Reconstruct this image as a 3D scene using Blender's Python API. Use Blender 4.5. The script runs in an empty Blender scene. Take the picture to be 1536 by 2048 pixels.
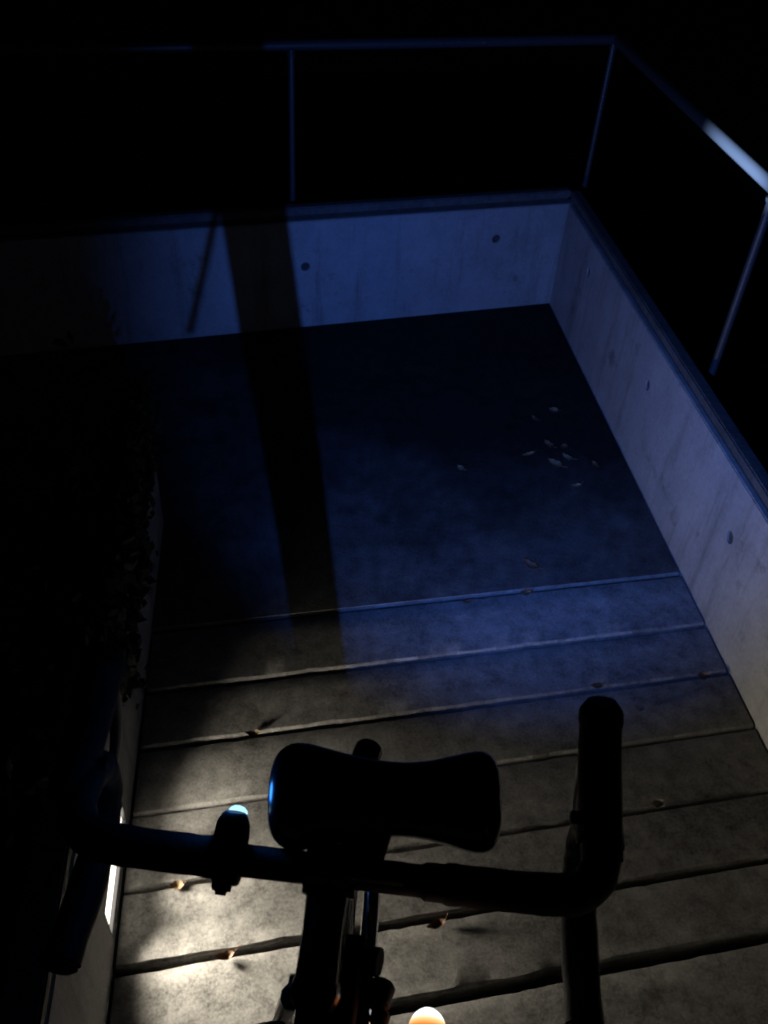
import bpy, bmesh, math, random
from mathutils import Vector, Matrix, noise

random.seed(7)
S = bpy.context.scene
C = S.collection
R = math.radians

# ------------------------------------------------------------------ camera
cam_d = bpy.data.cameras.new('camera')
cam = bpy.data.objects.new('camera', cam_d); C.objects.link(cam)
S.camera = cam
cam_d.sensor_fit = 'VERTICAL'; cam_d.sensor_height = 24.0
cam_d.lens = 24.0 * 1814.0 / 2048.0
cam_d.clip_start = 0.02; cam_d.clip_end = 600
PITCH, ROLL, YAW = R(41.27), R(4.346), R(-8.8245)
U = Vector((1, 0, 0)); V = Vector((0, -math.sin(PITCH), -math.cos(PITCH)))
W = Vector((0, math.cos(PITCH), -math.sin(PITCH)))
rx = U * math.cos(ROLL) - V * math.sin(ROLL)
dn = U * math.sin(ROLL) + V * math.cos(ROLL)
ry = Matrix.Rotation(YAW, 3, 'Z')
rx, dn, W = ry @ rx, ry @ dn, ry @ W
cam.matrix_world = Matrix(((rx.x, -dn.x, -W.x, 0), (rx.y, -dn.y, -W.y, 0), (rx.z, -dn.z, -W.z, 1.70), (0, 0, 0, 1)))

# ------------------------------------------------------------------ world: night sky
w = bpy.data.worlds.new('World'); S.world = w; w.use_nodes = True
nt = w.node_tree
sky = nt.nodes.new('ShaderNodeTexSky'); sky.sky_type = 'NISHITA'; sky.sun_disc = False
sky.sun_elevation = R(14); sky.sun_rotation = R(200)
bg = nt.nodes['Background']; bg.inputs['Strength'].default_value = 0.00035
nt.links.new(sky.outputs[0], bg.inputs['Color'])
moon = bpy.data.lights.new('moon', 'SUN'); moon.energy = 0.0015; moon.angle = R(0.5); moon.color = (.75, .85, 1)
mo = bpy.data.objects.new('moon', moon); C.objects.link(mo); mo.rotation_euler = (R(60), 0, R(20))

# ------------------------------------------------------------------ exposure
S.view_settings.view_transform = 'Standard'; S.view_settings.look = 'None'
S.view_settings.exposure = 0; S.view_settings.gamma = 1; S.view_settings.use_curve_mapping = False
S.render.engine = 'CYCLES'
S.cycles.filter_width = 2.1

LAMP_POWER = 108.0
LAMP_COLOR = (0.075, 0.215, 1.0)
WALL_LIGHT = 3.0
WARM_POWER = 1.0
WARM = (1.0, 0.92, 0.78)

# ------------------------------------------------------------------ materials
def mat(name, col, rough=.6, metal=0, spec=.5):
    m = bpy.data.materials.new(name); m.use_nodes = True
    b = m.node_tree.nodes['Principled BSDF']
    b.inputs['Base Color'].default_value = (*col, 1); b.inputs['Roughness'].default_value = rough
    b.inputs['Metallic'].default_value = metal
    b.inputs['Specular IOR Level'].default_value = spec
    return m

def emis(name, col, s):
    m = bpy.data.materials.new(name); m.use_nodes = True
    n = m.node_tree; n.nodes.remove(n.nodes['Principled BSDF'])
    e = n.nodes.new('ShaderNodeEmission'); e.inputs[0].default_value = (*col, 1); e.inputs[1].default_value = s
    n.links.new(e.outputs[0], n.nodes['Material Output'].inputs[0])
    return m

def concrete(name, dark, light, blotch=3.0, grain=60., streak=0.0, bump=.4, rough=.85, speck=0.0, perobj=0.0, stain=0.0, damp_shade=False):
    m = bpy.data.materials.new(name); m.use_nodes = True
    n = m.node_tree; N = n.nodes; L = n.links
    b = N['Principled BSDF']; b.inputs['Roughness'].default_value = rough; b.inputs['Specular IOR Level'].default_value = .15
    tc = N.new('ShaderNodeTexCoord')
    geo = N.new('ShaderNodeNewGeometry')
    pos = geo.outputs['Position']
    def nz(scale, detail, rgh=.55, vec=None):
        t = N.new('ShaderNodeTexNoise'); t.inputs['Scale'].default_value = scale
        t.inputs['Detail'].default_value = detail; t.inputs['Roughness'].default_value = rgh
        L.new(vec or pos, t.inputs['Vector']); return t.outputs['Fac']
    def rng(v, a, bb, c=0., d=1.):
        r = N.new('ShaderNodeMapRange'); r.inputs[1].default_value = a; r.inputs[2].default_value = bb
        r.inputs[3].default_value = c; r.inputs[4].default_value = d
        L.new(v, r.inputs[0]); return r.outputs[0]
    def math_(op, a, bb):
        r = N.new('ShaderNodeMath'); r.operation = op
        for i, v in enumerate((a, bb)):
            if isinstance(v, (int, float)): r.inputs[i].default_value = v
            else: L.new(v, r.inputs[i])
        return r.outputs[0]
    big = rng(nz(blotch, 8, .65), .34, .66)
    med = rng(nz(blotch * 5, 6, .68), .35, .65)
    fine = rng(nz(grain, 4, .75), .36, .64)
    f = math_('ADD', math_('ADD', math_('MULTIPLY', big, .32), math_('MULTIPLY', med, .36)), math_('MULTIPLY', fine, .32))
    if perobj:
        oi = N.new('ShaderNodeObjectInfo')
        f = math_('ADD', f, rng(oi.outputs['Random'], 0, 1, -perobj, perobj))
    mix = N.new('ShaderNodeMix'); mix.data_type = 'RGBA'
    mix.inputs['A'].default_value = (*dark, 1); mix.inputs['B'].default_value = (*light, 1)
    L.new(f, mix.inputs['Factor']); col = mix.outputs['Result']
    def darken(c, fac, tint):
        k = N.new('ShaderNodeMix'); k.data_type = 'RGBA'; k.blend_type = 'MULTIPLY'
        L.new(fac, k.inputs['Factor']); L.new(c, k.inputs['A']); k.inputs['B'].default_value = (*tint, 1)
        return k.outputs['Result']
    if streak:
        mp = N.new('ShaderNodeMapping'); mp.inputs['Scale'].default_value = (9, 9, .8); L.new(pos, mp.inputs['Vector'])
        s1 = rng(nz(1.6, 5, .7, mp.outputs[0]), .52, .72)
        col = darken(col, math_('MULTIPLY', s1, streak), (.45, .42, .36))
    if stain:
        s2 = rng(nz(5.5, 6, .75), .58, .70)
        col = darken(col, math_('MULTIPLY', s2, stain), (.35, .31, .26))
    if damp_shade:                                     # irregular mossy patch at the far corner, widened to paint shade into the landing
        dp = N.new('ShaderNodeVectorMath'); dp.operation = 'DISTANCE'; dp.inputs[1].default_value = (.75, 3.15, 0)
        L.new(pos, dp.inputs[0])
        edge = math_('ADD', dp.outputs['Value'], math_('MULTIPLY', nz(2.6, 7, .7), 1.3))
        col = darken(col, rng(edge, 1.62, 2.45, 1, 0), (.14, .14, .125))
    if speck:
        v = N.new('ShaderNodeTexVoronoi'); v.inputs['Scale'].default_value = 15; L.new(pos, v.inputs['Vector'])
        near = rng(v.outputs['Distance'], .10, .16, 1, 0)
        sel = N.new('ShaderNodeSeparateColor'); L.new(v.outputs['Color'], sel.inputs[0])
        keep = rng(sel.outputs[0], .90, .92)
        col = darken(col, math_('MULTIPLY', math_('MULTIPLY', near, keep), speck), (.2, .18, .16))
    L.new(col, b.inputs['Base Color'])
    bp = N.new('ShaderNodeBump'); bp.inputs['Strength'].default_value = bump; bp.inputs['Distance'].default_value = .004
    L.new(math_('ADD', math_('MULTIPLY', fine, .6), math_('MULTIPLY', med, .7)), bp.inputs['Height'])
    L.new(bp.outputs[0], b.inputs['Normal'])
    return m

M = {}
M['plank'] = concrete('weathered_plank', (.028, .0265, .024), (.33, .316, .29), 5.0, 170, bump=.15, rough=.85, perobj=.06, stain=.6, speck=.25)
M['worn'] = concrete('worn_edge', (.12, .116, .105), (.42, .405, .37), 9, 140, bump=.5, rough=.7, stain=.6)
M['landing'] = concrete('landing_concrete', (.015, .0145, .0135), (.19, .185, .172), 4.2, 170, bump=.5, damp_shade=True, speck=.5, rough=.9, stain=.5)
M['wall'] = concrete('cast_concrete', (.20, .197, .187), (.36, .353, .335), 1.7, 90, streak=.7, bump=.25, rough=.9, speck=.3, stain=.75)
M['base'] = concrete('dark_base', (.02, .02, .018), (.05, .05, .045), 5, 60)
M['soil'] = concrete('dark_soil', (.015, .017, .010), (.05, .055, .03), 1.2, 30, bump=1, rough=1)
M['plug'] = concrete('dark_mortar', (.03, .03, .028), (.09, .088, .08), 30, 120)
M['coping'] = concrete('coping_stone', (.035, .035, .034), (.11, .11, .107), 4, 60, bump=.3, rough=.7, stain=.5)
M['steel'] = mat('galvanised_steel', (.036, .036, .037), .42, .2)
M['black'] = mat('black_tape', (.008, .008, .009), .65, 0, .25)
M['rubber'] = mat('black_rubber', (.007, .007, .008), .7, 0, .2)
M['paint'] = mat('black_frame_paint', (.008, .009, .014), .20, 0, .5)
M['chrome'] = mat('chrome', (.75, .76, .8), .12, 1)
M['alloy'] = mat('dark_alloy', (.16, .16, .17), .35, 1)
M['gloss'] = mat('glossy_black_shell', (.006, .008, .014), .24, 0, .5)
M['cable'] = mat('cable_housing', (.012, .012, .012), .5)
M['lamp_lens'] = emis('blue_led', (.40, .78, 1.0), 1.5)
M['head_lens'] = emis('headlamp_led', (.15, .3, 1.0), 4)
M['wall_lamp'] = emis('warm_white_panel', WARM, WALL_LIGHT)
M['amber_top'] = emis('white_hot', (1, .95, .92), 1.6)
n_ = M['amber_top'].node_tree; e_ = [q for q in n_.nodes if q.type == 'EMISSION'][0]
tc_ = n_.nodes.new('ShaderNodeTexCoord'); sx_ = n_.nodes.new('ShaderNodeSeparateXYZ'); cr_ = n_.nodes.new('ShaderNodeValToRGB')
n_.links.new(tc_.outputs['Generated'], sx_.inputs[0]); n_.links.new(sx_.outputs['Y'], cr_.inputs[0]); n_.links.new(cr_.outputs[0], e_.inputs[0])
cr_.color_ramp.elements[0].position = .18; cr_.color_ramp.elements[0].color = (1, .20, .03, 1)
cr_.color_ramp.elements[1].position = .62; cr_.color_ramp.elements[1].color = (.92, .95, 1, 1)
q_ = cr_.color_ramp.elements.new(.38); q_.color = (1, .52, .22, 1)
M['amber'] = emis('amber_glow', (1, .25, .05), 1.25)
# add fine wear to the bar tape
def tape(m):
    n = m.node_tree; b = n.nodes['Principled BSDF']
    t = n.nodes.new('ShaderNodeTexNoise'); t.inputs['Scale'].default_value = 260
    tc = n.nodes.new('ShaderNodeTexCoord'); n.links.new(tc.outputs['Object'], t.inputs['Vector'])
    bp = n.nodes.new('ShaderNodeBump'); bp.inputs['Strength'].default_value = .5; bp.inputs['Distance'].default_value = .001
    n.links.new(t.outputs['Fac'], bp.inputs['Height']); n.links.new(bp.outputs[0], b.inputs['Normal'])
tape(M['black']); tape(M['rubber'])
def leafmat(name, col):
    m = mat(name, col, .7); n = m.node_tree
    t = n.nodes.new('ShaderNodeTexNoise'); t.inputs['Scale'].default_value = 90; t.inputs['Detail'].default_value = 5
    tc = n.nodes.new('ShaderNodeTexCoord'); n.links.new(tc.outputs['Object'], t.inputs['Vector'])
    mx = n.nodes.new('ShaderNodeMix'); mx.data_type = 'RGBA'
    mx.inputs['A'].default_value = (col[0] * .45, col[1] * .4, col[2] * .4, 1); mx.inputs['B'].default_value = (*[min(1, c * 1.35) for c in col], 1)
    n.links.new(t.outputs['Fac'], mx.inputs['Factor']); n.links.new(mx.outputs['Result'], n.nodes['Principled BSDF'].inputs['Base Color'])
    return m
M['leaf_tan'] = leafmat('dry_leaf_tan', (.17, .115, .055))
M['shrub'] = leafmat('evergreen_leaf', (.016, .024, .011))
M['bark'] = concrete('bark', (.03, .025, .02), (.08, .065, .05), 14, 60)
M['leaf_brown'] = leafmat('dry_leaf_brown', (.11, .052, .022))
M['leaf_pale'] = leafmat('dry_leaf_pale', (.26, .22, .15))

# ------------------------------------------------------------------ mesh helpers
def link(name, bm, m, parent=None, smooth=False):
    me = bpy.data.meshes.new(name)
    bmesh.ops.recalc_face_normals(bm, faces=bm.faces)
    bm.to_mesh(me); bm.free()
    if smooth:
        for p in me.polygons: p.use_smooth = True
        me.set_sharp_from_angle(angle=R(38))
    me.materials.append(m)
    o = bpy.data.objects.new(name, me); C.objects.link(o)
    if parent: o.parent = parent
    return o

def tag(o, label, cat, group=None):
    o['label'] = label; o['category'] = cat
    if group: o['group'] = group
    return o

def empty(name, loc=(0, 0, 0)):
    o = bpy.data.objects.new(name, None); C.objects.link(o); o.location = loc
    o.empty_display_size = .05
    return o

def structure(o): o['kind'] = 'structure'; return o

def hexa(bm, p):                     # eight corners: bottom four (ccw), top four
    v = [bm.verts.new(q) for q in p]
    for f in ((3, 2, 1, 0), (4, 5, 6, 7), (0, 1, 5, 4), (1, 2, 6, 5), (2, 3, 7, 6), (3, 0, 4, 7)):
        bm.faces.new([v[i] for i in f])

def box(bm, x0, x1, y0, y1, z0, z1):
    hexa(bm, [(x0, y0, z0), (x1, y0, z0), (x1, y1, z0), (x0, y1, z0), (x0, y0, z1), (x1, y0, z1), (x1, y1, z1), (x0, y1, z1)])

def tube(bm, pts, rad, n=14, cap=True, flat=1.0):
    pts = [Vector(p) for p in pts]
    rad = rad if isinstance(rad, (list, tuple)) else [rad] * len(pts)
    rings = []; up = None
    for i, p in enumerate(pts):
        d = (pts[min(i + 1, len(pts) - 1)] - pts[max(i - 1, 0)]).normalized()
        if up is None:
            up = Vector((0, 0, 1)) if abs(d.z) < .9 else Vector((0, 1, 0))
        a = (up - d * up.dot(d)).normalized(); up = a; b = d.cross(a)
        rings.append([bm.verts.new(p + (a * math.cos(t) + b * math.sin(t) * flat) * rad[i]) for t in [2 * math.pi * k / n for k in range(n)]])
    for r0, r1 in zip(rings, rings[1:]):
        for k in range(n): bm.faces.new((r0[k], r0[(k + 1) % n], r1[(k + 1) % n], r1[k]))
    if cap: bm.faces.new(rings[0][::-1]); bm.faces.new(rings[-1])

def spline(ctrl, n=8):
    P = [Vector(c) for c in ctrl]; P = [P[0] * 2 - P[1]] + P + [P[-1] * 2 - P[-2]]
    out = []
    for i in range(1, len(P) - 2):
        for k in range(n):
            t = k / n; a, b, c, d = P[i - 1:i + 3]
            out.append(.5 * ((2 * b) + (c - a) * t + (2 * a - 5 * b + 4 * c - d) * t * t + (3 * b - a - 3 * c + d) * t ** 3))
    out.append(P[-2]); return out

def lathe(bm, prof, origin, axis, n=20):          # prof: (distance along axis, radius)
    o = Vector(origin); d = Vector(axis).normalized()
    a = d.orthogonal().normalized(); b = d.cross(a); rings = []
    for t, r in prof:
        if r < 1e-6: rings.append([bm.verts.new(o + d * t)])
        else: rings.append([bm.verts.new(o + d * t + (a * math.cos(k) + b * math.sin(k)) * r) for k in [2 * math.pi * i / n for i in range(n)]])
    for r0, r1 in zip(rings, rings[1:]):
        for k in range(n):
            if len(r0) == 1 and len(r1) == 1: continue
            if len(r0) == 1: bm.faces.new((r0[0], r1[k], r1[(k + 1) % n]))
            elif len(r1) == 1: bm.faces.new((r0[k], r0[(k + 1) % n], r1[0]))
            else: bm.faces.new((r0[k], r0[(k + 1) % n], r1[(k + 1) % n], r1[k]))

def part_tube(name, pts, rad, m, parent, n=14, smooth=True, flat=1.0):
    bm = bmesh.new(); tube(bm, pts, rad, n, True, flat); return link(name, bm, m, parent, smooth)

def part_lathe(name, prof, o, ax, m, parent, n=20):
    bm = bmesh.new(); lathe(bm, prof, o, ax, n); return link(name, bm, m, parent, True)

# ------------------------------------------------------------------ setting: ground, deck, landing
XL, XR = -0.315, 1.080
WALL_H = .40                                    # top of the cast face; the joint and coping come above it
def fy(x): return 2.93 + .183 * x               # far wall line on the floor

bm = bmesh.new()
g = 220
for i in range(1):
    vs = [bm.verts.new((x * g, y * g, -.62)) for x, y in ((-1, -1), (1, -1), (1, 1), (-1, 1))]
    bm.faces.new(vs)
structure(link('ground', bm, M['soil']))

bm = bmesh.new()
box(bm, XL - .10, XR + .08, -2.6, 1.50, -.60, -.075)
deck = structure(link('walkway_deck', bm, M['base']))

lines = [(1.527, .010), (1.345, .010), (1.193, .012), (1.035, .008), (.875, .008), (.730, .011), (.588, .021)]
y = .588
while y > -2.5:
    y -= random.uniform(.150, .158); lines.append((y, random.uniform(.010, .018)))
SK = .092
def plank(yn, gn, yf_, gf, k):
    bm = bmesh.new(); n = 70
    x0, x1 = XL + .006, XR - .006
    dz = random.uniform(-.002, .002); tl = random.uniform(-.003, .003)
    rows = []
    for i in range(n + 1):
        x = x0 + (x1 - x0) * i / n
        a = yn + SK * x + gn / 2 + .0013 * noise.noise((x * 9, k * 3.1, 0)) + .0010 * noise.noise((x * 31, k * 3.1, 5))
        b = yf_ + SK * x - gf / 2 + .0013 * noise.noise((x * 9, k * 3.1, 9)) + .0010 * noise.noise((x * 31, k * 3.1, 2))
        z = dz + tl * (i / n - .5) + .0012 * noise.noise((x * 4, k, 3))
        a += .0018 * max(0, noise.noise((x * 24, k * 5.7, 4)) - .12) * 3; b -= .0018 * max(0, noise.noise((x * 24, k * 5.7, 8)) - .15) * 3
        rn = max(.002, .0048 + .003 * noise.noise((x * 14, k, 1))); rf = .004 + .002 * noise.noise((x * 14, k, 7))
        prof = [(a, -.07), (a, z - rn), (a + rn * .3, z - rn * .3), (a + rn, z + .0012), ((a * 2 + b) / 3, z), ((a + 2 * b) / 3, z), (b - rf, z), (b - rf * .3, z - rf * .3), (b, z - rf), (b, -.07)]
        rows.append([bm.verts.new((x, p, q)) for p, q in prof])
    for r0, r1 in zip(rows, rows[1:]):
        for j in range(9): bm.faces.new((r0[j], r1[j], r1[j + 1], r0[j + 1]))
        bm.faces.new((r0[9], r1[9], r1[0], r0[0]))
    bm.faces.new(rows[0][::-1]); bm.faces.new(rows[-1])
    o = link('plank', bm, M['plank'], deck, True)
    o.data.materials.append(M['worn'])
    for p in o.data.polygons:
        c = p.center; fr = c.y - (yn + SK * c.x + gn / 2)
        if -.001 < fr < .007 + .005 * noise.noise((c.x * 18, k, 6)) and c.z > -.02 and noise.noise((c.x * 7, k * 2.3, 1)) > -.10: p.material_index = 1
    return o
for k in range(len(lines) - 1):
    plank(lines[k + 1][0], lines[k + 1][1], lines[k][0], lines[k][1], k)

# landing slab: starts behind the first joint, runs to the far wall and on to the left
bm = bmesh.new()
def slab(bm, poly, z0, z1):
    lo = [bm.verts.new((x, y, z0)) for x, y in poly]; hi = [bm.verts.new((x, y, z1)) for x, y in poly]
    bm.faces.new(lo[::-1]); bm.faces.new(hi)
    for i in range(len(poly)):
        j = (i + 1) % len(poly); bm.faces.new((lo[i], lo[j], hi[j], hi[i]))
yn = 1.527 + .005
ya = lambda x: yn + SK * x
slab(bm, [(XL - .004, ya(XL)), (XR - .004, ya(XR)), (XR - .004, fy(XR) - .004), (-3.2, fy(-3.2) - .004), (-3.2, 1.92), (XL - .004, 1.92)], -.60, 0)
es = [e for e in bm.edges if abs(e.verts[0].co.z) < 1e-6 and abs(e.verts[1].co.z) < 1e-6 and max(e.verts[0].co.y, e.verts[1].co.y) < 1.7]
bmesh.ops.bevel(bm, geom=es, offset=.006, segments=2, affect='EDGES')
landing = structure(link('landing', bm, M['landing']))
landing.data.materials.append(M['worn'])
for p in landing.data.polygons:
    if -.02 < p.center.z < -.0005 and p.center.y < 1.8: p.material_index = 1

# ------------------------------------------------------------------ parapet walls
def cut_holes(o, holes, axis):
    bm = bmesh.new()
    for p, r in holes: lathe(bm, [(-.012, 0), (-.012, r * .95), (-.004, r * .97), (.02, r), (.02, 0)], p, axis, 18)
    cu = link('cutter', bm, M['wall'])
    md = o.modifiers.new('b', 'BOOLEAN'); md.operation = 'DIFFERENCE'; md.solver = 'EXACT'; md.object = cu
    dg = bpy.context.evaluated_depsgraph_get(); dg.update()
    me = bpy.data.meshes.new_from_object(o.evaluated_get(dg))
    o.modifiers.clear(); o.data = me
    bpy.data.objects.remove(cu)

def parapet(name, A, B, side, label, holes=(), skip=None, mitre=(0, 0), th=.04):
    # A to B is the inner face on the floor; the thickness goes to the side given
    A = Vector((*A, 0)); B = Vector((*B, 0)); d = (B - A).normalized(); nrm = Vector((-d.y, d.x, 0)) * side
    root = empty(name, A)
    def piece(nm, s0, s1, t0, t1, z0, z1, m, bev=.0):
        bm = bmesh.new()
        q = lambda s, t, z: d * s + nrm * t + Vector((0, 0, z))
        hexa(bm, [q(s0, t0, z0), q(s1, t0, z0), q(s1, t1, z0), q(s0, t1, z0), q(s0, t0, z1), q(s1, t0, z1), q(s1, t1, z1), q(s0, t1, z1)])
        if bev: bmesh.ops.bevel(bm, geom=list(bm.edges), offset=bev, segments=2, affect='EDGES')
        return link(nm, bm, m, root)
    Lw = (B - A).length
    o = piece('wall_face', 0, Lw, 0, th, -.60, WALL_H, M['wall'], .003)
    if skip:                                     # the niche of the wall light
        s0, s1, z0, z1, dep = skip
        cb = bmesh.new(); q = lambda s, t, z: d * s + nrm * t + Vector((0, 0, z)) + A
        hexa(cb, [q(s0, -.02, z0), q(s1, -.02, z0), q(s1, dep, z0), q(s0, dep, z0), q(s0, -.02, z1), q(s1, -.02, z1), q(s1, dep, z1), q(s0, dep, z1)])
        cu = link('cutter', cb, M['wall'])
        md = o.modifiers.new('b', 'BOOLEAN'); md.object = cu; md.solver = 'EXACT'
        dg = bpy.context.evaluated_depsgraph_get(); dg.update()
        me = bpy.data.meshes.new_from_object(o.evaluated_get(dg)); o.modifiers.clear(); o.data = me
        bpy.data.objects.remove(cu)
    if holes:
        cut_holes(o, [(Vector(h), .017) for h in holes], -nrm)
        for h in holes: part_lathe('tie_plug', [(-.006, .0158), (-.005, .0150), (-.0065, .009), (-.007, 0)], Vector(h) - A, -nrm, M['plug'], root, 18)
    piece('joint', mitre[0], Lw + mitre[1], .016, th - .004, WALL_H, WALL_H + .022, M['base'])
    piece('coping', mitre[0], Lw + mitre[1], -.002, th - .006, WALL_H + .022, WALL_H + .050, M['coping'], .004)
    return tag(root, label, 'parapet')

parapet('parapet', (XR, -2.6), (XR, fy(XR)), -1, 'long low concrete parapet on the right running beside the planks to the corner',
        [(XR, 2.793, .298), (XR, 2.135, .273), (XR, 1.499, .257), (XR, .86, .26)])
dirx = Vector((1, .183, 0)).normalized()
parapet('parapet', (-3.3, fy(-3.3)), (XR + .04, fy(XR + .04)), 1, 'low concrete parapet across the far end of the landing, lit blue',
        [(.115, fy(.115), .235), (.815, fy(.815), .285)], mitre=(0, -.0415))
SY0, SY1, SZ0, SZ1 = .752, .985, .030, .122
parapet('parapet', (XL, -2.6), (XL, 1.90), 1, 'low concrete parapet on the left with a bright light set into its foot',
        skip=(SY0 + 2.6, SY1 + 2.6, SZ0, SZ1, .050), th=.06)

# recessed brick light in the left parapet
wl = empty('wall_light', (XL, (SY0 + SY1) / 2, SZ0)); hy = (SY1 - SY0) / 2; hz = SZ1 - SZ0
tag(wl, 'bright warm white light recessed in the foot of the left parapet', 'light')
bm = bmesh.new(); vs = [bm.verts.new(q) for q in ((-.008, -hy + .004, .006), (-.008, hy - .004, .006), (-.008, hy - .004, hz - .006), (-.008, -hy + .004, hz - .006))]
bm.faces.new(vs); bmesh.ops.recalc_face_normals(bm, faces=bm.faces)
link('diffuser', bm, M['wall_lamp'], wl)
for k, (dy, aim, pw) in enumerate(((-.075, -.80, 4.4), (0, -.30, 3.0), (.075, .52, 1.35))):   # three emitters behind the lens, fanned out
    wa = bpy.data.lights.new('wall_light_beam', 'AREA'); wa.shape = 'RECTANGLE'; wa.size = hz * .62; wa.size_y = hy * .55
    wa.energy = pw * WARM_POWER; wa.color = WARM; wa.spread = R(86)
    wo = bpy.data.objects.new('wall_light_beam', wa); C.objects.link(wo); wo.parent = wl
    wo.location = (-.005, dy, hz * .58); wo.rotation_euler = Vector((1, aim, .10)).to_track_quat('-Z', 'Y').to_euler()
for nm, args in (('frame', (-hy + .0005, hy - .0005, .0005, .005)), ('frame', (-hy + .0005, hy - .0005, hz - .005, hz - .0005)), ('frame', (-hy + .0005, -hy + .0045, .0052, hz - .0052)), ('frame', (hy - .0045, hy - .0005, .0052, hz - .0052))):
    bm = bmesh.new(); box(bm, -.045, -.001, args[0], args[1], args[2], args[3]); link(nm, bm, M['alloy'], wl)

# ------------------------------------------------------------------ steel railing outside the parapets
RZ = .925
xo = XR + .085
def fo(x): return fy(x) + .088
rail = empty('railing', (xo, fo(xo), -.6))
tag(rail, 'thin steel tube railing standing outside the parapets around the corner', 'railing')
def rp(p): return Vector(p) - Vector((xo, fo(xo), -.6))
corner = Vector((xo, fo(xo), RZ))
part_tube('top_rail', [rp((xo, -2.6, RZ)), rp((xo, fo(xo) - .03, RZ)), ], .0165, M['steel'], rail)
part_tube('top_rail', [rp((-3.3, fo(-3.3), RZ)), rp((xo + .012, fo(xo + .012), RZ))], .0165, M['steel'], rail)
def post(x, y):
    p = part_tube('post', [rp((x, y, -.60)), rp((x, y, RZ - .012))], .0105, M['steel'], rail)
    part_lathe('collar', [(-.006, .0107), (-.006, .0140), (.004, .0150), (.004, .0107)], rp((x, y, RZ - .024)), (0, 0, 1), M['steel'], p, 14)
    return p
for yy in (1.965, .62, -.73, -2.1): post(xo, yy)
post(xo - .004, fo(xo) - .002)
for xx in (.075, -1.05, -2.2): post(xx, fo(xx))

# ------------------------------------------------------------------ bicycle (local frame: x right, y forward, origin on the floor under the bar)
bike = empty('bicycle', (.037, .381, 0)); bike.rotation_euler = (0, 0, R(-11.2))
tag(bike, 'black drop bar bicycle standing on the planks, seen over its handlebar', 'bicycle')
BZ = .95
# handlebar
half = [(0.0000, 0, BZ), (.040, 0, BZ), (.078, 0, BZ), (.090, 0, BZ), (0.1068, 0, BZ), (0.1816, .001, BZ), (0.2168, .008, BZ - .001), (0.2339, .030, BZ - .002), (0.2371, .060, BZ - .004), (0.2376, .082, BZ - .016), (0.2382, .094, BZ - .045), (0.2387, .086, BZ - .080), (0.2387, .055, BZ - .108), (0.2387, .010, BZ - .120), (0.2392, -.054, BZ - .124)]
pts = spline(half, 6)
full = [Vector((-p.x, p.y, p.z)) for p in pts[:0:-1]] + pts
rads = []
for p in full:
    a = abs(p.x)
    rads.append(.0137 if a < .080 else (.0160 if a < .098 else .0174 + .0006 * math.sin(a * 900 + p.y * 700)))
bar = part_tube('handlebar', full, rads, M['black'], bike, 16)
for s in (-1, 1):
    e = Vector((s * .2392, -.054, BZ - .124)); d = Vector((0, -1, -.05)).normalized()
    part_lathe('end_plug', [(-.004, .0), (-.004, .0150), (.004, .0165), (.007, .012), (.008, 0)], e, d, M['rubber'], bar)
# hoods and levers
def hood(sg, wide):
    s = sg * wide
    c = spline([(0.2371, .040, BZ - .002), (0.2376, .075, BZ + .004), (0.2382, .110, BZ + .012), (0.2382, .140, BZ + .024), (0.2376, .163, BZ + .042), (0.2366, .172, BZ + .054)], 5)
    n = len(c); r = []
    for i in range(n):
        t = i / (n - 1); r.append(.0185 + .002 * math.sin(t * 3.1) + (.0015 if t > .72 else 0) - (.006 * max(0, t - .86) / .14))
    o = part_tube('brake_hood', [Vector((s * p.x, p.y, p.z)) for p in c], r, M['rubber'], bike, 14)
    lv = spline([(0.2382, .150, BZ + .020), (0.2392, .170, BZ - .005), (0.2403, .172, BZ - .045), (0.2414, .160, BZ - .085), (0.2435, .138, BZ - .118)], 5)
    part_tube('brake_lever', [Vector((s * p.x, p.y, p.z)) for p in lv], [.009 - .004 * i / (len(lv) - 1) for i in range(len(lv))], M['alloy'], bike, 10)
    part_lathe('hood_bolt', [(-.006, 0), (-.006, .006), (.004, .006), (.0055, .004), (.0055, 0)], (s * 0.2152, .075, BZ + .004), (-sg, 0, 0), M['rubber'], o, 10)
    part_lathe('clamp_band', [(-.009, .0185), (-.009, .0215), (.009, .0215), (.009, .0185)], (s * 0.2374, .062, BZ - .004), (0.02, 1, 0), M['rubber'], o, 16)
hood(-1, 1.042); hood(1, 1.0)
part_tube('brake_cable', spline([(.020, .012, BZ - .020), (.022, .035, BZ - .06), (.010, .030, BZ - .12), (0, .012, BZ - .20)], 8), .0024, M['cable'], bike, 8)
# stem, head tube, frame
HT = Vector((0, -.085, BZ - .035)); HB = Vector((0, -.030, BZ - .175))     # head tube axis
part_lathe('stem_clamp', [(-.022, .0), (-.022, .021), (-.017, .0225), (.017, .0225), (.022, .021), (.022, 0)], (0, 0, BZ), (1, 0, 0), M['paint'], bike)
part_tube('stem', [(0, -.012, BZ - .004), (0, -.05, BZ - .012), (0, -.090, BZ - .022)], [.019, .0175, .0185], M['paint'], bike)
part_lathe('head_cap', [(-.012, 0), (-.012, .0205), (.016, .0205), (.022, .017), (.024, 0)], HT, (HT - HB), M['gloss'], bike)
part_tube('head_tube', [HT, HB], .0195, M['paint'], bike)
ST = Vector((0, -.600, .800)); BB = Vector((0, -.450, .275))
part_tube('top_tube', [HT + (HB - HT) * .22, ST + Vector((0, .012, -.05))], [.0175, .0165], M['paint'], bike, 16)
part_tube('down_tube', [HT + (HB - HT) * .80, BB], .0185, M['paint'], bike, 16)
part_tube('seat_tube', [ST, BB], .0155, M['paint'], bike)
part_tube('seat_post', [ST, ST + (ST - BB).normalized() * .12], .0136, M['alloy'], bike)
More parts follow.
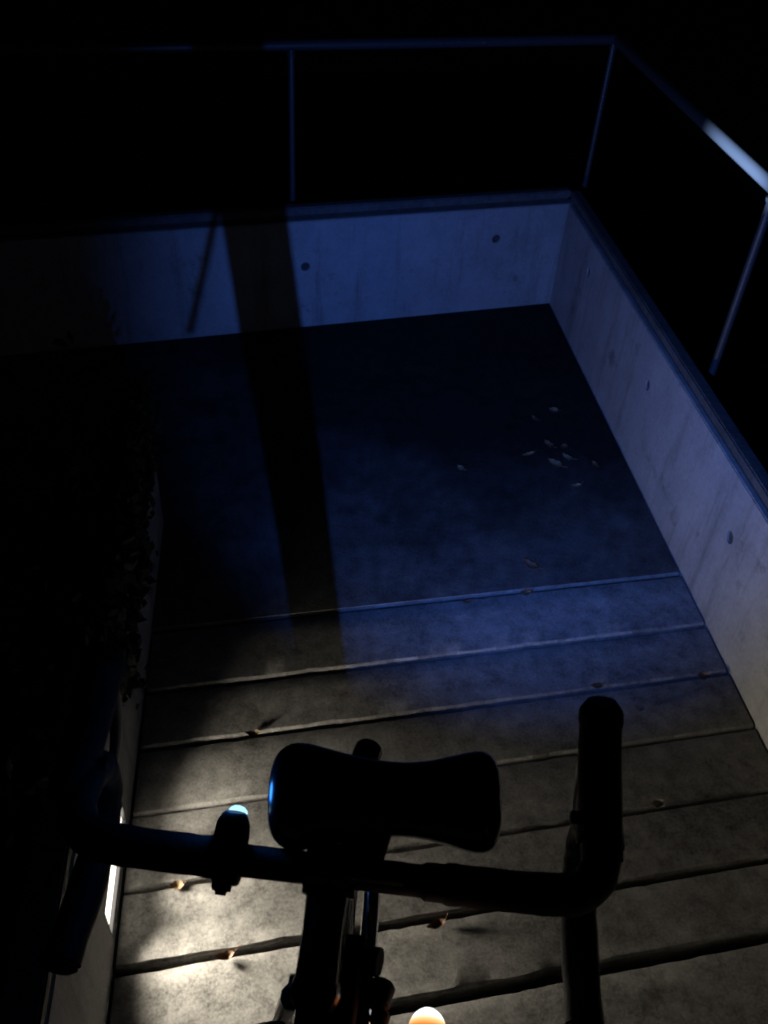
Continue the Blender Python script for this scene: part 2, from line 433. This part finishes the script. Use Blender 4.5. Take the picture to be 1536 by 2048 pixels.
sp = ST + (ST - BB).normalized() * .12
sc = [(0, .155, .012), (0, .10, .016), (0, .03, .016), (0, -.05, .018), (0, -.105, .022), (0, -.125, .016)]
bm = bmesh.new(); wd = [.010, .020, .027, .055, .068, .045]; rings = []
for (x, yy, z), ww in zip(sc, wd):
    rings.append([bm.verts.new(sp + Vector((math.cos(t) * ww, yy, z + math.sin(t) * (.014 if math.sin(t) > 0 else .022)))) for t in [2 * math.pi * i / 14 for i in range(14)]])
for r0, r1 in zip(rings, rings[1:]):
    for i in range(14): bm.faces.new((r0[i], r0[(i + 1) % 14], r1[(i + 1) % 14], r1[i]))
bm.faces.new(rings[0]); bm.faces.new(rings[-1][::-1]); link('saddle', bm, M['rubber'], bike, True)
WR = .335
FA = Vector((0, .045, WR)); RA = Vector((0, -.865, WR))
for s in (-1, 1):
    part_tube('fork_blade', spline([(s * .030, -.026, BZ - .215), (s * .045, -.012, .62), (s * .050, .010, .45), (s * .050, .045, WR)], 5), [.014 - .006 * i / 15 for i in range(16)], M['paint'], bike, 10)
    part_tube('chain_stay', [BB + Vector((s * .03, -.01, 0)), RA + Vector((s * .062, 0, 0))], [.011, .007], M['paint'], bike, 10)
    part_tube('seat_stay', [ST + Vector((s * .014, -.006, -.04)), RA + Vector((s * .062, 0, 0))], .007, M['paint'], bike, 10)
part_tube('fork_crown', [(-.036, -.026, BZ - .205), (.036, -.026, BZ - .205)], .017, M['paint'], bike, 10)
part_tube('steerer', [HB, HB + (HB - HT).normalized() * .04], .0165, M['paint'], bike, 12)
def wheel(c):
    t = part_tube('wheel', [c + Vector((0, math.cos(a), math.sin(a))) * (WR - .0125) for a in [2 * math.pi * i / 64 for i in range(65)]], .0125, M['rubber'], bike, 10)
    bm = bmesh.new(); n = 64
    pr = [(-.010, .308), (-.011, .300), (-.005, .290), (.005, .290), (.011, .300), (.010, .308)]
    lathe(bm, pr, c, (1, 0, 0), n); link('rim', bm, M['alloy'], t, True)
    part_lathe('hub', [(-.055, 0), (-.055, .006), (-.035, .008), (-.034, .020), (-.030, .020), (-.028, .010), (.028, .010), (.030, .020), (.034, .020), (.035, .008), (.055, .006), (.055, 0)], c, (1, 0, 0), M['alloy'], t)
    for i in range(24):
        a = 2 * math.pi * i / 24; s = 1 if i % 2 else -1; b = a + (.5 if (i // 2) % 2 else -.5)
        part_tube('spoke', [c + Vector((s * .031, math.cos(b) * .018, math.sin(b) * .018)), c + Vector((s * .003, math.cos(a) * .292, math.sin(a) * .292))], .001, M['chrome'], t, 5)
wheel(FA); wheel(RA)
part_lathe('chainring', [(.040, .0), (.040, .095), (.044, .098), (.044, .0)], BB, (1, 0, 0), M['alloy'], bike, 40)
part_lathe('bottom_bracket', [(-.05, 0), (-.05, .018), (.05, .018), (.05, 0)], BB, (1, 0, 0), M['alloy'], bike)
for s in (-1, 1):
    e = BB + Vector((s * .066, s * .150, -s * .07))
    cr = part_tube('crank_arm', [BB + Vector((s * .056, 0, 0)), e], [.012, .009], M['alloy'], bike, 10)
    bm = bmesh.new(); box(bm, e.x + s * .05 - .045, e.x + s * .05 + .045, e.y - .035, e.y + .035, e.z - .010, e.z + .010)
    bmesh.ops.bevel(bm, geom=list(bm.edges), offset=.005, segments=2, affect='EDGES'); link('pedal', bm, M['rubber'], bike)

# slim tube, chrome tube and clamp beside the top tube
part_tube('slim_tube', [(.027, -.030, BZ - .055), (.025, -.10, BZ - .068), (.020, -.30, BZ - .105)], .0095, M['black'], bike, 12)
ct = part_tube('chrome_tube', [(.037, .020, BZ - .075), (.041, -.115, BZ - .105)], .0080, M['chrome'], bike, 16)
part_tube('knob_arm', [(.030, -.062, BZ - .082), (.052, -.066, BZ - .080)], .0085, M['rubber'], bike, 12)
kn = part_lathe('clamp_knob', [(-.011, 0), (-.011, .009), (-.008, .0115), (.008, .0115), (.011, .009), (.011, 0)], (.0525, -.066, BZ - .078), (.25, 1, 0), M['rubber'], bike, 16)
part_lathe('knob_tip', [(-.007, 0), (-.007, .006), (-.004, .0085), (.004, .0085), (.007, .006), (.007, 0)], (.0545, -.082, BZ - .086), (.3, 1, 0), M['rubber'], kn, 14)
part_tube('lower_clamp', [(.018, -.040, BZ - .070), (.050, -.046, BZ - .062)], .012, M['rubber'], bike, 12)
bp = [(-.030, -.098, BZ - .075), (-.030, -.130, BZ - .082), (-.028, -.200, BZ - .095), (-.024, -.26, BZ - .105)]
part_tube('frame_pouch', spline(bp, 5), [.006] + [.015] * 4 + [.019] * 7 + [.017] * 3 + [.006], M['black'], bike, 14)

# waisted case on the bar
bm = bmesh.new()
ax = [(-.1010, .014), (-.0990, .028), (-.094, .0385), (-.084, .0455), (-.070, .0465), (-.048, .0405), (-.022, .0350), (.004, .0315), (.028, .0315), (.052, .0360), (.074, .0425), (.088, .0445), (.097, .0400), (.1020, .030), (.1040, .014)]
rings = []
for x, r in ax:
    ring = []
    for i in range(28):
        t = 2 * math.pi * i / 28; ct_, st_ = math.cos(t), math.sin(t); e = .72
        ring.append(bm.verts.new((x, math.copysign(abs(ct_) ** e, ct_) * r, math.copysign(abs(st_) ** e, st_) * r * .62)))
    rings.append(ring)
for r0, r1 in zip(rings, rings[1:]):
    for i in range(28): bm.faces.new((r0[i], r0[(i + 1) % 28], r1[(i + 1) % 28], r1[i]))
bm.faces.new(rings[0]); bm.faces.new(rings[-1][::-1])
case = link('waisted_case', bm, M['gloss'], bike, True)
case['label'] = 'glossy black case with a narrow waist and two rounded lobes'
case.location = (.038, .055, BZ + .032); case.rotation_euler = (R(24), R(-1), R(4.5))
sub = case.modifiers.new('s', 'SUBSURF'); sub.levels = 1; sub.render_levels = 1
part_tube('case_bracket', [(.030, .010, BZ + .010), (.038, .045, BZ + .020)], .014, M['rubber'], bike, 12)
part_tube('case_strap', [(-.010, -.004, BZ + .016), (.062, -.004, BZ + .016)], .010, M['rubber'], bike, 10)

# headlamp in front of the case: an open cup, with shadow casters added before its beam
HL = Vector((.0190, .1150, BZ + .010))
az, el = R(10.5), R(-16)
ax_ = Vector((math.sin(az) * math.cos(el), math.cos(az) * math.cos(el), math.sin(el)))
cup = part_lathe('headlamp', [(-.030, 0), (-.030, .008), (-.024, .0125), (-.004, .0135), (.0035, .0135), (.0035, .0122), (-.006, .0105), (-.010, .006), (-.010, 0)], HL, ax_, M['gloss'], bike, 24)
part_tube('headlamp_foot', [HL - ax_ * .018 - Vector((0, 0, .008)), HL + Vector((0.004, -.050, -.020)), (.01, .02, BZ + .002)], .007, M['rubber'], cup, 10)
part_lathe('lens', [(0, .0), (0, .0028), (.0006, .0020), (.0009, 0)], HL - ax_ * .0098, ax_, M['head_lens'], cup, 16)
ld = bpy.data.lights.new('headlamp_beam', 'SPOT'); ld.energy = LAMP_POWER; ld.color = LAMP_COLOR
ld.spot_size = R(75); ld.spot_blend = .9; ld.shadow_soft_size = .00005
lo = bpy.data.objects.new('headlamp_beam', ld); C.objects.link(lo); lo.parent = cup
lo.location = HL - ax_ * .004
lo.rotation_euler = ax_.to_track_quat('-Z', 'Y').to_euler()
ls = bpy.data.lights.new('rail_highlight_spot', 'SPOT'); ls.energy = 5600; ls.color = (.35, .55, 1.0)  # extra narrow spot added to brighten the right rail, apart from the lamp's beam
ls.spot_size = R(7.5); ls.spot_blend = 1.0; ls.shadow_soft_size = .001
so = bpy.data.objects.new('rail_highlight_spot', ls); C.objects.link(so); so.parent = cup; so.location = HL + ax_ * .004
sd = Matrix.Rotation(R(11.2), 3, 'Z') @ Vector((1.165 - .078, 2.16 - .49, .92 - .96))
so.rotation_euler = sd.to_track_quat('-Z', 'Y').to_euler()
# added bar and wire, there only to cast the dark band and thin shadow
def shadow_caster(nm, dirs, dist, rad):
    inv = Matrix.Rotation(R(11.2), 3, 'Z')
    src = lo.location
    pts = [src + v.normalized() * dist for v in spline([(inv @ Vector(d)).normalized() for d in dirs], 6)]
    part_tube(nm, pts, rad, M['alloy'], cup, 8, False)
shadow_caster('band_shadow_bar', [(.035, .75, -1.15), (-.02, 1.5, -.95), (-.105, 2.4, -.75), (-.20, 2.4, .1)], .0105, .00046)
shadow_caster('shadow_wire', [(-.371, 2.376, -.94), (-.31, 2.39, -.72), (-.257, 2.4, -.524), (-.235, 2.4, -.42)], .0088, .000048)

# small lamp clamped on the left of the bar, its tip glowing blue white
LB = Vector((-.089, .004, BZ + .012))
la = Vector((.04, .80, .60)).normalized()
sm = part_lathe('bar_lamp', [(-.020, 0), (-.020, .0150), (.004, .0155), (.014, .0145), (.021, .0115), (.0235, .0085), (.0235, 0)], LB + la * .006, la, M['rubber'], bike, 20)
part_lathe('lamp_tip', [(.0237, .0085), (.0262, .0075), (.0285, .0045), (.0293, 0)], LB + la * .006, Vector((.10, .92, .38)).normalized(), M['lamp_lens'], sm, 18)
bl = bpy.data.lights.new('bar_lamp_glow', 'POINT'); bl.energy = .09; bl.color = (.04, .27, 1.0); bl.shadow_soft_size = .010
bo = bpy.data.objects.new('bar_lamp_glow', bl); C.objects.link(bo); bo.parent = sm; bo.location = LB + Vector((-.002, .044, .022))
part_lathe('lamp_clamp', [(-.011, .0), (-.011, .0205), (-.008, .0215), (.008, .0215), (.011, .0205), (.011, 0)], (-.089, 0, BZ), (1, 0, 0), M['rubber'], bike, 18)
bm = bmesh.new(); box(bm, -.098, -.082, -.0305, -.015, BZ - .008, BZ + .008); bmesh.ops.bevel(bm, geom=list(bm.edges), offset=.0035, segments=2, affect='EDGES')
link('clamp_screw', bm, M['rubber'], bike)

# glowing amber lamp on an arm off the frame
AL = Vector((.0965, -.0815, BZ - .100))
part_tube('lamp_arm', [(.010, -.135, BZ - .115), (.045, -.140, BZ - .125), AL + Vector((0, -.022, -.006))], .004, M['rubber'], bike, 8)
am = part_lathe('amber_lamp', [(-.022, 0), (-.022, .0160), (-.008, .0165), (-.002, .0164)], AL, (0.02, 1, .15), M['amber'], bike, 26)
dm = part_lathe('lamp_dome', [(-.002, .0164), (.0020, .0162), (.0055, .0154), (.0090, .0138), (.0120, .0114), (.0145, .0084), (.0165, .0046), (.0172, 0)], AL, (0.02, 1, .15), M['amber_top'], am, 26)

# ------------------------------------------------------------------ shrub leaning over the left parapet
rs = random.Random(21)
shrub = tag(empty('shrub', (-.58, 1.25, -.62)), 'dark leafy shrub hanging over the left parapet beside the handlebar', 'shrub')
so_ = Vector((-.58, 1.25, -.62))
def hang(yv): return -.280 + .020 * noise.noise((yv * 5.5, 2.2, 0)) + .012 * noise.noise((yv * 15, .4, 3))    # how far it reaches in
bm = bmesh.new()
cl = []
while len(cl) < 360:
    yv = rs.uniform(.66, 1.84); zv = rs.uniform(.30, .60) if rs.random() < .6 else rs.uniform(-.3, .55); xv = rs.uniform(-.86, hang(yv) - .012)
    if ((xv + .56) / .33) ** 2 + ((zv - .22) / .46) ** 2 > 1 + .3 * noise.noise((xv * 6, yv * 6, zv * 6)): continue
    if XL - .09 < xv and zv < .475 and not (xv > XL + .008): continue
    cl.append(Vector((xv, yv, zv)))
for yv in [1.06 + .0155 * i for i in range(50)]:
    for zz in (.49, .45, .41, .37, .33): cl.append(Vector((hang(yv) - rs.uniform(.004, .016), yv + rs.uniform(-.02, .02), zz + rs.uniform(-.03, .04))))
for c in cl:
    for q in range(8):
        p = c + Vector((rs.gauss(0, .018), rs.gauss(0, .020), rs.gauss(0, .018)))
        lim = hang(p.y)
        if p.x > lim: p.x = lim - rs.uniform(0, .012)
        if p.y < 1.03 and p.x > XL - .03: p.x -= .10; p.z = max(p.z, .46)
        if p.x < XL + .004 and p.x > XL - .075 and p.z < .462: p.x = XL + rs.uniform(.006, .020) if p.x > XL - .03 else XL - rs.uniform(.078, .11)
        d = Vector((rs.gauss(.1, .5), rs.gauss(0, .7), rs.gauss(-.35, .5))).normalized(); ln = rs.uniform(.022, .040)
        if abs(p.x - XL) < .03: d.x *= .35; d.normalize()
        sd_ = d.orthogonal().normalized(); sd_ = (Matrix.Rotation(rs.uniform(0, 6.28), 3, d) @ sd_) * ln * .27
        if abs(p.x - XL) < .012: sd_.x *= .3
        v = [bm.verts.new(w_ - so_) for w_ in (p - d * ln * .5, p + sd_ - d * ln * .05, p + d * ln * .5, p - sd_ - d * ln * .05)]
        bm.faces.new(v)
fo_ = link('foliage', bm, M['shrub'], shrub)
for i in range(7):
    yb = .75 + i * .19; t = spline([(-.60 + rs.uniform(-.05, .05), yb, -.62), (-.58, yb + rs.uniform(-.05, .05), -.2), (-.52, yb + rs.uniform(-.08, .08), .25), (-.42, yb + rs.uniform(-.1, .1), .48)], 4)
    part_tube('stem', [q - so_ for q in t], [.011 - .008 * k / (len(t) - 1) for k in range(len(t))], M['bark'], shrub, 7)

# ------------------------------------------------------------------ fallen leaves
def leaf(x, y, z, ln, wd, rot, curl, m, label, stem=True):
    bm = bmesh.new(); n = 8; rows = []
    for i in range(n + 1):
        t = i / n; wv = wd * .5 * (math.sin(math.pi * t ** .8) ** .8 if 0 < t < 1 else 0) * (1 + .15 * math.sin(t * 17 + x * 40))
        zz = curl * ln * (t - .45) ** 2 * 2.2
        row = [(-wv, wv * .45 * (1 + curl)), (-wv * .5, wv * .16), (0, 0), (wv * .5, wv * .2), (wv, wv * .5 * (1 + curl))]
        rows.append([bm.verts.new((a, (t - .5) * ln, zz + b + .0015)) for a, b in row])
    for r0, r1 in zip(rows, rows[1:]):
        for j in range(4): bm.faces.new((r0[j], r0[j + 1], r1[j + 1], r1[j]))
    bmesh.ops.remove_doubles(bm, verts=bm.verts, dist=1e-5)
    if stem: tube(bm, [(0, -.5 * ln, .002 + curl * ln * .44), (.004, -.62 * ln, .003 + curl * ln * .4), (.010, -.78 * ln, .004 + curl * ln * .3)], .0008, 5)
    o = link('fallen_leaf', bm, M[m], None, True)
    o.location = (x, y, z); o.rotation_euler = (random.uniform(-.08, .08), random.uniform(-.08, .08), R(rot))
    return tag(o, label, 'leaf', 'dry leaves fallen on the walkway')
LV = [
 (.908, 2.387, .040, .018, 80, .5, 'leaf_tan', 'farthest leaf of the scatter on the landing, close to the right parapet'),
 (.835, 2.347, .036, .016, 20, .4, 'leaf_brown', 'small brown leaf just left of the farthest one in the landing scatter'),
 (.771, 2.158, .050, .014, 105, .3, 'leaf_tan', 'narrow tan leaf at the left edge of the landing scatter'),
 (.846, 2.204, .045, .020, 35, .5, 'leaf_brown', 'brown leaf at the back of the tight clump in the landing scatter'),
 (.893, 2.190, .038, .018, 130, .4, 'leaf_brown', 'brown leaf at the right back of the tight clump on the landing'),
 (.842, 2.106, .048, .022, 50, .4, 'leaf_tan', 'tan leaf at the front of the tight clump on the landing'),
 (.889, 2.134, .044, .020, 40, .6, 'leaf_tan', 'curled tan leaf in the middle of the tight clump on the landing'),
 (.968, 2.102, .036, .020, 10, .5, 'leaf_brown', 'lone brown leaf nearest the right parapet, right of the clump'),
 (.881, 2.002, .042, .016, 95, .5, 'leaf_tan', 'nearest leaf of the landing scatter, in front of the clump'),
 (.547, 2.096, .034, .020, 25, .5, 'leaf_tan', 'single small tan leaf out in the middle of the landing'),
 (.668, 1.674, .052, .024, 40, .5, 'leaf_brown', 'reddish brown leaf on the landing just behind the first joint'),
 (.472, 1.552, .034, .014, 100, .4, 'leaf_brown', 'small brown leaf caught on the first joint, the left one of two'),
 (.632, 1.575, .036, .014, 95, .4, 'leaf_brown', 'small brown leaf caught on the first joint, the right one of two'),
 (.734, 1.268, .040, .016, 95, .4, 'leaf_brown', 'brown leaf on the third joint beyond the right brake hood'),
 (1.001, 1.280, .034, .016, 70, .4, 'leaf_brown', 'brown leaf on the third joint at the foot of the right parapet'),
 (-.07, 1.185, .040, .018, 95, .6, 'leaf_tan', 'bent orange tan leaf on the lit joint above the waisted case'),
 (-.211, .852, .026, .014, 90, .5, 'leaf_tan', 'small bright leaf beside the left of the handlebar, in the warm light'),
 (-.117, .712, .046, .012, 100, .8, 'leaf_brown', 'curled brown leaf lying just below the joint in the brightest light'),
 (.271, .738, .050, .016, 110, .5, 'leaf_brown', 'narrow dark brown leaf below the handlebar, right of the frame'),
 (.815, 1.199, .030, .014, 80, .5, 'leaf_pale', 'small pale leaf right of the tip of the right brake hood'),
 (.775, .955, .050, .016, 95, .4, 'leaf_pale', 'pale leaf in the dark, right of the middle of the right brake hood'),
]
for x, y_, ln, wd, rot, cu, m, lab in LV: leaf(x, y_, .002, ln * random.uniform(.7, 1.1), wd * random.uniform(.8, 1.5), rot, cu, m, lab)
